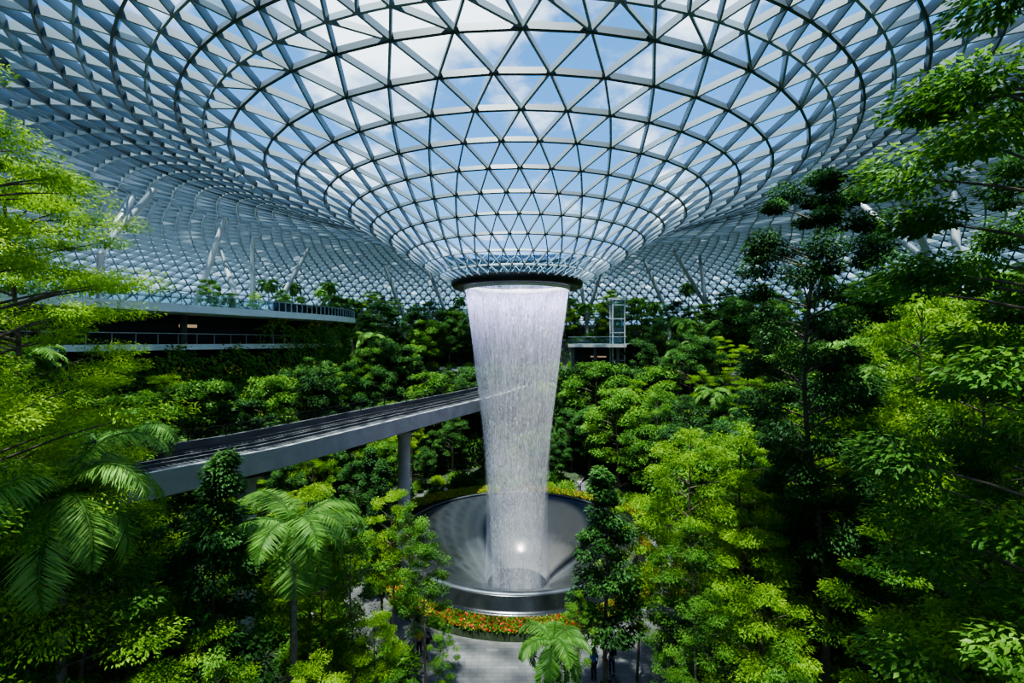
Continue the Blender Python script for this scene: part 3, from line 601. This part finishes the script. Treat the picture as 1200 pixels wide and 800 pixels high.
near=[('big_layered',-16.6,14,0,26.4,1.0),('big_layered',-22,20,0,27,1.0),('layered',-17.5,12.5,0,15.5,.8),('slim_mid',-14.6,15.2,0,13.6,1.1),('layered2',-16.6,18.4,0,13.8,.9),
('tall_dark',13.6,20,0,26.4,1.0),('edge_tree',12.2,9.4,0,28,1.12),('edge_tree',15.6,13.2,0,26,.9),('layered2',11.6,8.6,0,15.5,.8),
('palm',-9.5,20,0,10,1.12),('palm_small',1.7,20,0,4.9,.95),('palm',-14.6,14.6,0,13.0,.8),
('conical',-11.7,18,0,14.4,1.0),('conical',4.9,24,0,12.2,1.1),('conical',-10.6,34,0,11,1.0),('slim_mid',-4.6,24.2,0,9.0,1.0),('slim_mid',-8.0,22.6,0,9.8,1.1),
('slim_mid',-13.0,21.5,0,11.0,1.2),('layered2',-11.2,25,0,11.2,1.0),('layered2',7.0,25.5,0,10.6,.9),('layered',10.0,25,0,14.2,.9),('layered2',13.2,26,0,13.8,1.1),
('layered',16.5,27,0,15,1.0),('layered2',11.3,21,0,10.5,1.0),('slim_mid',8.9,22,0,9.8,1.1),('slim_mid',17,19,0,14,1.2),('slim_mid',15.5,15.5,0,12.6,1.2),('layered',20.5,22.5,0,21.5,.75),
('layered2',19.5,18.5,0,20,.8),('layered2',24,27,0,22,.9),('tall_dark',27,24,0,22.5,.8),('layered2',12.8,13.5,0,11.5,1.0),('slim_mid',-16.8,16,0,12.2,1.1),('layered2',-14.5,15.5,0,9.6,1.1),
('layered2',-19.5,17.5,0,14,1.2),('slim_mid',-9.8,15.2,0,8.2,1.2),('layered2',-11.6,14.4,0,8.6,1.0),('slim_mid',-5.9,27,0,9.2,.9),('palm',-24,28,0,12,1.0),('conical',-8.6,30,0,11,.9),('layered2',-7.4,28,0,10,.8),('slim_mid',-12.6,13,0,8.8,1.1),
('layered',18.2,21,0,17,.8),('layered2',14.6,17.2,0,12.5,1.0),('layered',22,20,0,18,.8),('layered2',-9.9,23.5,0,10.0,.9),('layered2',-13.4,17.2,0,9.8,1.0),('layered2',-7.5,17,0,7.0,1.0),('layered2',-11.6,16.6,0,8.6,1.0),
('slim_mid',7.8,23,0,8.2,1.0),('slim_mid',3.4,23.2,0,6.0,.9),('slim_mid',-3.4,22.4,0,5.0,.9),('layered2',-6.3,21,0,6.6,.9),('slim_mid',8.4,19.5,0,8.0,1.1),('slim_mid',6.6,18.6,0,6.2,1.1),('slim_mid',-4.6,18.6,0,5.4,1.1),('layered2',10.2,18.2,0,9.4,1.0),('slim_mid',9.8,16.6,0,7.8,1.1),
('palm',24,29,0,16.5,1.0),('slim_mid',22,25,0,14,1.0),('round_c',27,33,0,20,.7),('round_d',21,30,0,17,.8),('round_a',12.5,30,0,12,.8),('round_b',18,32,0,14,.8),('conical',15,23,0,12.5,1.1)]
for k,x,d_,z,H,wd in near: place(k,x,d_,z,H=H,wide=wd)
def visible(x,y,m=3): return y>9 and abs(x)<y*1.16+m
def vdist(x,y): return min(math.hypot(x-(p[0]-1.8),y-(p[1]+.9)) for p in path)
cnt=0
for r,t0,t1,sp,zz,hs in [(18.5,52,112,4.2,.4,(7,11)),(22.5,38,120,4.2,.4,(8,13)),(26,35,122,4.2,.4,(9,14)),(19,-108,-42,4.6,.4,(4.5,7)),(24.5,-100,-40,4.4,.4,(6,9)),(26.5,-125,-100,4,.4,(7,11)),(25,-36,30,3.4,.4,(6,11)),(20,-34,28,4.5,.4,(4,6.5))]:
    t=t0
    while t<t1:
        a=math.radians(t+random.uniform(-2,2)); q=r+random.uniform(-1,1); x=CX+q*math.sin(a); y=CY+q*math.cos(a)
        kinds=['layered2','round_c','round_a','slim_mid','round_d','round_b','layered'] if abs(t)>36 else ['round_a','round_b','round_d','slim_mid','round_b','layered2']
        if visible(x,y) and vdist(x,y)>4.4: place(random.choice(kinds),x,y,.4,H=random.uniform(*hs)); cnt+=1
        t+=math.degrees(sp/r)
def inbld(x,y):
    if y>82 or y<22: return False
    fx=np.interp(y,[p[1] for p in Fr[:30]],[p[0] for p in Fr[:30]]); return x<fx+1.2
for i,(r0,r1,zt) in enumerate(TER):
    for rrr in ((r0+1.8,r0+5.6) if i<4 else (r0+1.8,)):
        r=rrr; sp=[3.6,3.8,4.2,4.4,4.8][i]; t=-122
        while t<122:
            a=math.radians(t+random.uniform(-1.2,1.2)); q=r+random.uniform(-.7,.7); x=CX+q*math.sin(a); y=CY+q*math.cos(a); t+=math.degrees(sp/r)
            if not visible(x,y,4) or inbld(x,y): continue
            if 13<t<34 and i in (1,2) : continue
            if -16<t<=13 and i==1: continue
            if vdist(x,y)<4.7: continue
            if any(math.hypot(x-b[0],y-b[1])<2.8 for a_,b in cols): continue
            k=random.choices(['round_a','round_b','round_c','palm_small','slim_mid','layered','round_d','layered2'],[2.4,4,1.0,2.4,1.4,.5,2.2,.8])[0]
            H=random.uniform(6,12); 
            if k=='palm_small': H=random.uniform(4.5,8)
            if zt>18: H=random.uniform(5,9.6) if k!='palm_small' else random.uniform(5,8)
            if i==4: H=random.uniform(4.5,7)
            place(k,x,y,zt,H=H,wide=random.uniform(.9,1.25) if k!='palm_small' else .9); cnt+=1
for p,kk,h in [((-29.6,46),'round_b',7.5),((-28.0,52),'round_a',7.5),((-25.6,58),'round_d',8.5),((-23.6,64),'round_b',8.5),((-32.2,40),'round_a',7),((-22.4,70),'round_a',9),((-35,35),'round_b',7.5),((-23.5,75),'palm_small',9)]:
    r_=math.hypot(p[0]-CX,p[1]-CY); gz=max([t[2] for t in TER if r_>t[0]] or [0]); place(kk,p[0],p[1],gz,H=h+max(0,9-gz)*.7,wide=.95)
for p,kk in [((-33.4,66),'round_b'),((-30,71),'palm_small'),((-37,74),'round_a'),((-30.5,76),'round_b'),((-36,77.5),'palm_small'),((-45,74),'round_b'),((-38.5,58),'round_a'),((-35,62),'round_c'),((-41,66),'round_a')]:
    place(kk,p[0],p[1],EYE+3.8,H=random.uniform(2.6,4.2)); 
ns=0
def shrub(x,y,z,s):
    global ns
    if any(math.hypot(x-b[0],y-b[1])<3.0 for a_,b in cols): return
    if ns<297: place(random.choice(['shrub_a','shrub_b','shrub_c','shrub_a']),x,y,z,s=s); ns+=1
for x,y,s in [(-3.4,19.6,1.2),(-1.2,19.2,1.0),(3.6,19.4,1.1),(5.2,20.2,1.2),(-5.4,20.4,1.4),(7.6,20.6,1.3),(-7.8,19,1.5),(9.6,19.4,1.5)]: shrub(x,y,.1,s)
for r,t0,t1,sp in [(17.5,-155,-82,2.6),(20,-155,-42,3.0),(17.5,112,150,2.6),(20,72,150,3.0),(17.6,32,106,3.0),(17.4,-36,22,2.2),(20.5,-36,22,2.6),(24,-176,-158,2.4),(27,162,177,2.6),(23.5,70,150,3.4),(23.5,-150,-45,3.4)]:
    t=t0
    while t<t1:
        a=math.radians(t); q=r+random.uniform(-.8,.8); x=CX+q*math.sin(a); y=CY+q*math.cos(a)
        if visible(x,y,2) and y>15: shrub(x,y,.4,random.uniform(.8,1.5))
        t+=math.degrees(sp/r)
for (r0,r1,zt) in TER[:4]:
    t=-110
    while t<110:
        a=math.radians(t); q=r0+1.0; x=CX+q*math.sin(a); y=CY+q*math.cos(a); t+=math.degrees(3.3/q)
        if visible(x,y,0) and not inbld(x,y): shrub(x,y,zt,random.uniform(1,1.6))
print('trees',cnt,'shrubs',ns)

# ------------------------------------------------------------------ PEOPLE
def skinmesh(name,V,E_,R,mat,root=0,sub=1):
    me=bpy.data.meshes.new(name); me.from_pydata(V,E_,[]); ob=bpy.data.objects.new(name+'_tmp',me); COL.objects.link(ob)
    sk=ob.modifiers.new('s','SKIN'); sk.use_smooth_shade=True
    for i,v in enumerate(me.skin_vertices[0].data): v.radius=(R[i],R[i]*(.75 if R[i]>.1 else 1)); v.use_root=(i==root)
    sb=ob.modifiers.new('u','SUBSURF'); sb.levels=sub; sb.render_levels=sub
    dg=bpy.context.evaluated_depsgraph_get(); dg.update(); m2=bpy.data.meshes.new_from_object(ob.evaluated_get(dg)); m2.name=name
    bpy.data.objects.remove(ob); m2.materials.clear(); m2.materials.append(mat); return m2
SKIN=pbr('skin',(.5,.3,.2),.55); HAIR=pbr('hair',(.015,.012,.01),.5)
def person_meshes(stride,arm):
    J={'pel':(0,0,.95,.13),'waist':(0,0,1.08,.12),'chest':(0,0,1.28,.14),'neck0':(0,0,1.45,.07),'neck1':(0,.01,1.52,.05),'head0':(0,.02,1.60,.078),'head1':(0,.015,1.69,.085),'crown':(0,0,1.75,.05),'nose':(0,.10,1.635,.014)}
    Eg=[('pel','waist'),('waist','chest'),('chest','neck0'),('neck0','neck1'),('neck1','head0'),('head0','head1'),('head1','crown'),('head0','nose')]
    for s_,sg in (('l',-1),('r',1)):
        f=stride*sg
        J['hip'+s_]=(.09*sg,0,.9,.095); J['kn'+s_]=(.1*sg,.5*f+.02,.5,.06); J['an'+s_]=(.1*sg,f*.75-.03,.09,.04); J['toe'+s_]=(.11*sg,f*.75+.14,.035,.032)
        J['sh'+s_]=(.19*sg,0,1.42,.06); J['el'+s_]=(.25*sg,-.5*f-.02,1.14,.042); J['wr'+s_]=(.24*sg,-.5*f+arm,.92 if arm<.1 else 1.1,.028); J['pa'+s_]=(.235*sg,-.5*f+arm+.03,.85 if arm<.1 else 1.13,.035)
        Eg+=[('pel','hip'+s_),('hip'+s_,'kn'+s_),('kn'+s_,'an'+s_),('an'+s_,'toe'+s_),('chest','sh'+s_),('sh'+s_,'el'+s_),('el'+s_,'wr'+s_),('wr'+s_,'pa'+s_)]
        p=J['pa'+s_]
        for k in range(4):
            J['f%d%s'%(k,s_)]=(p[0],p[1]-.03+.02*k,p[2]-.045-.004*(k%3),.009); J['g%d%s'%(k,s_)]=(p[0]-.012*sg,p[1]-.03+.02*k,p[2]-.08-.006*(k%3),.008); Eg+=[('pa'+s_,'f%d%s'%(k,s_)),('f%d%s'%(k,s_),'g%d%s'%(k,s_))]
        J['th'+s_]=(p[0]-.01*sg,p[1]+.045,p[2]-.01,.01); J['ti'+s_]=(p[0]-.02*sg,p[1]+.06,p[2]-.045,.009); Eg+=[('wr'+s_,'th'+s_),('th'+s_,'ti'+s_)]
    def build(keys,name,mat,dr,cut=None):
        V=[];R=[];ix={}
        for k in keys:
            x,y,z,r=J[k] if not (cut and k in cut) else cut[k]; ix[k]=len(V); V.append((x,y,z)); R.append(r+dr)
        return skinmesh(name,V,[(ix[a],ix[b]) for a,b in Eg if a in ix and b in ix],R,mat)
    body=build(list(J),'body',SKIN,0)
    shirt=build(['chest','pel','waist','neck0','shl','shr','ell','elr'],'shirt',SKIN,.022)
    tro=build(['pel','hipl','hipr','knl','knr','anl','anr'],'trousers',SKIN,.02)
    g=Geo(); V=[];F=[];n=12
    for i in range(6):
        ph=math.pi*.56*i/5
        for j in range(n): t=2*math.pi*j/n; V.append((.098*math.sin(ph)*math.cos(t),-.012+.105*math.sin(ph)*math.sin(t)-(.02 if i>3 else 0),1.665+.12*math.cos(ph)-(.05 if (i==5 and math.sin(t)<0) else 0)))
    for i in range(5):
        for j in range(n): F.append((i*n+j,(i+1)*n+j,(i+1)*n+(j+1)%n,i*n+(j+1)%n))
    g.add(V,F); hair=g.mesh('hair',[HAIR],True)
    shoes=Geo()
    for s_ in 'lr':
        a=J['an'+s_]; t=J['toe'+s_]; shoes.tube([(a[0],a[1]-.05,.04),(a[0],a[1]+.02,.05),(t[0],t[1]-.05,.042),(t[0],t[1]+.04,.032)],[.035,.05,.048,.025],8)
    return dict(body=body,shirt=shirt,trousers=tro,hair=hair,shoes=shoes.mesh('shoes',[DSTEEL],True))
PM=[person_meshes(0.0,.02),person_meshes(.28,.04),person_meshes(.05,.24)]
cl={'white':(.7,.7,.7),'red':(.45,.04,.04),'blue':(.05,.12,.4),'black':(.02,.02,.02),'yellow':(.6,.45,.05),'grey':(.25,.25,.26),'green':(.08,.2,.09),'navy':(.02,.03,.09)}
CM={k:pbr('cloth_'+k,v,.85) for k,v in cl.items()}
ppl=[(-13.0,29.6,0,'white','navy',2.2),(-5.6,27.5,2,'yellow','black',.3),(-5.0,27.1,1,'black','grey',1.2),(4.6,25.6,0,'blue','black',.4),(5.2,25.4,1,'red','grey',-1),(5.7,26.0,2,'black','navy',2.5),
(10.4,27.8,1,'white','black',1.4),(11.2,28.0,0,'grey','navy',.2),(9.2,25.8,2,'red','black',-.6),(9.8,26.1,1,'white','grey',2.9),(8.5,57.2,0,'white','navy',3.0),(10.2,56.6,1,'red','black',2.0),(11.5,55.6,1,'blue','grey',1.2),(-8.0,54.8,0,'white','black',3)]
pose=['standing still','walking','standing holding something up']
for x,y,pi_,sh,tr_,rz in ppl:
    e=empty('person',(x,y,0),label='person in %s top and %s trousers, %s'%(sh,tr_,pose[pi_]),cat='person'); e.rotation_euler[2]=rz; sc=random.uniform(.93,1.03); e.scale=(sc,sc,sc)
    for n_,me in PM[pi_].items():
        o=mobj(n_,me,parent=e)
        if n_ in('shirt','trousers'):
            o.material_slots[0].link='OBJECT'; o.material_slots[0].material=CM[sh if n_=='shirt' else tr_]

# ------------------------------------------------------------------ WORLD, SUN, CAMERA
w=bpy.data.worlds.new('sky'); bpy.context.scene.world=w; w.use_nodes=True; nt=w.node_tree
for n_ in list(nt.nodes): nt.nodes.remove(n_)
out=nt.nodes.new('ShaderNodeOutputWorld'); bg=nt.nodes.new('ShaderNodeBackground'); tc=nt.nodes.new('ShaderNodeTexCoord'); sp=nt.nodes.new('ShaderNodeSeparateXYZ')
nt.links.new(tc.outputs['Generated'],sp.inputs[0])
r=nt.nodes.new('ShaderNodeValToRGB'); e=r.color_ramp.elements; e[0].position=0; e[0].color=(.36,.52,.68,1); e[1].position=.9; e[1].color=(.045,.155,.41,1); k=e.new(.35); k.color=(.09,.26,.54,1)
nt.links.new(sp.outputs['Z'],r.inputs['Fac'])
zz=nt.nodes.new('ShaderNodeMath'); zz.operation='ADD'; zz.inputs[1].default_value=.25; nt.links.new(sp.outputs['Z'],zz.inputs[0])
dv=nt.nodes.new('ShaderNodeVectorMath'); dv.operation='DIVIDE'; cb=nt.nodes.new('ShaderNodeCombineXYZ')
for i in range(3): nt.links.new(zz.outputs[0],cb.inputs[i])
nt.links.new(tc.outputs['Generated'],dv.inputs[0]); nt.links.new(cb.outputs[0],dv.inputs[1])
no=nt.nodes.new('ShaderNodeTexNoise'); no.inputs['Scale'].default_value=1.7; no.inputs['Detail'].default_value=8; no.inputs['Roughness'].default_value=.55; nt.links.new(dv.outputs[0],no.inputs['Vector'])
mr=nt.nodes.new('ShaderNodeMapRange'); mr.interpolation_type='SMOOTHSTEP'; mr.inputs['From Min'].default_value=.51; mr.inputs['From Max'].default_value=.65; nt.links.new(no.outputs['Fac'],mr.inputs['Value'])
mx=nt.nodes.new('ShaderNodeMixRGB'); mx.inputs[2].default_value=(1.1,1.15,1.2,1); nt.links.new(mr.outputs[0],mx.inputs[0]); nt.links.new(r.outputs['Color'],mx.inputs[1])
nt.links.new(mx.outputs[0],bg.inputs['Color']); bg.inputs['Strength'].default_value=2.1; nt.links.new(bg.outputs[0],out.inputs[0])
sl=bpy.data.lights.new('sun','SUN'); sl.energy=14; sl.angle=math.radians(2); sl.color=(1,.95,.86); so=bpy.data.objects.new('sun',sl); COL.objects.link(so)
so.rotation_euler=Vector((.10,.20,-1)).to_track_quat('-Z','Y').to_euler()
cam=bpy.data.cameras.new('camera'); cam.lens=16; cam.sensor_width=36; cam.clip_end=800; cam.clip_start=.05
co=bpy.data.objects.new('camera',cam); co.location=(0,0,EYE); co.rotation_euler=(math.pi/2,0,0); COL.objects.link(co); bpy.context.scene.camera=co
vs=bpy.context.scene.view_settings
try: vs.view_transform='AgX'; vs.look='AgX - Medium High Contrast'; vs.exposure=.3
except Exception as ex: print(ex)
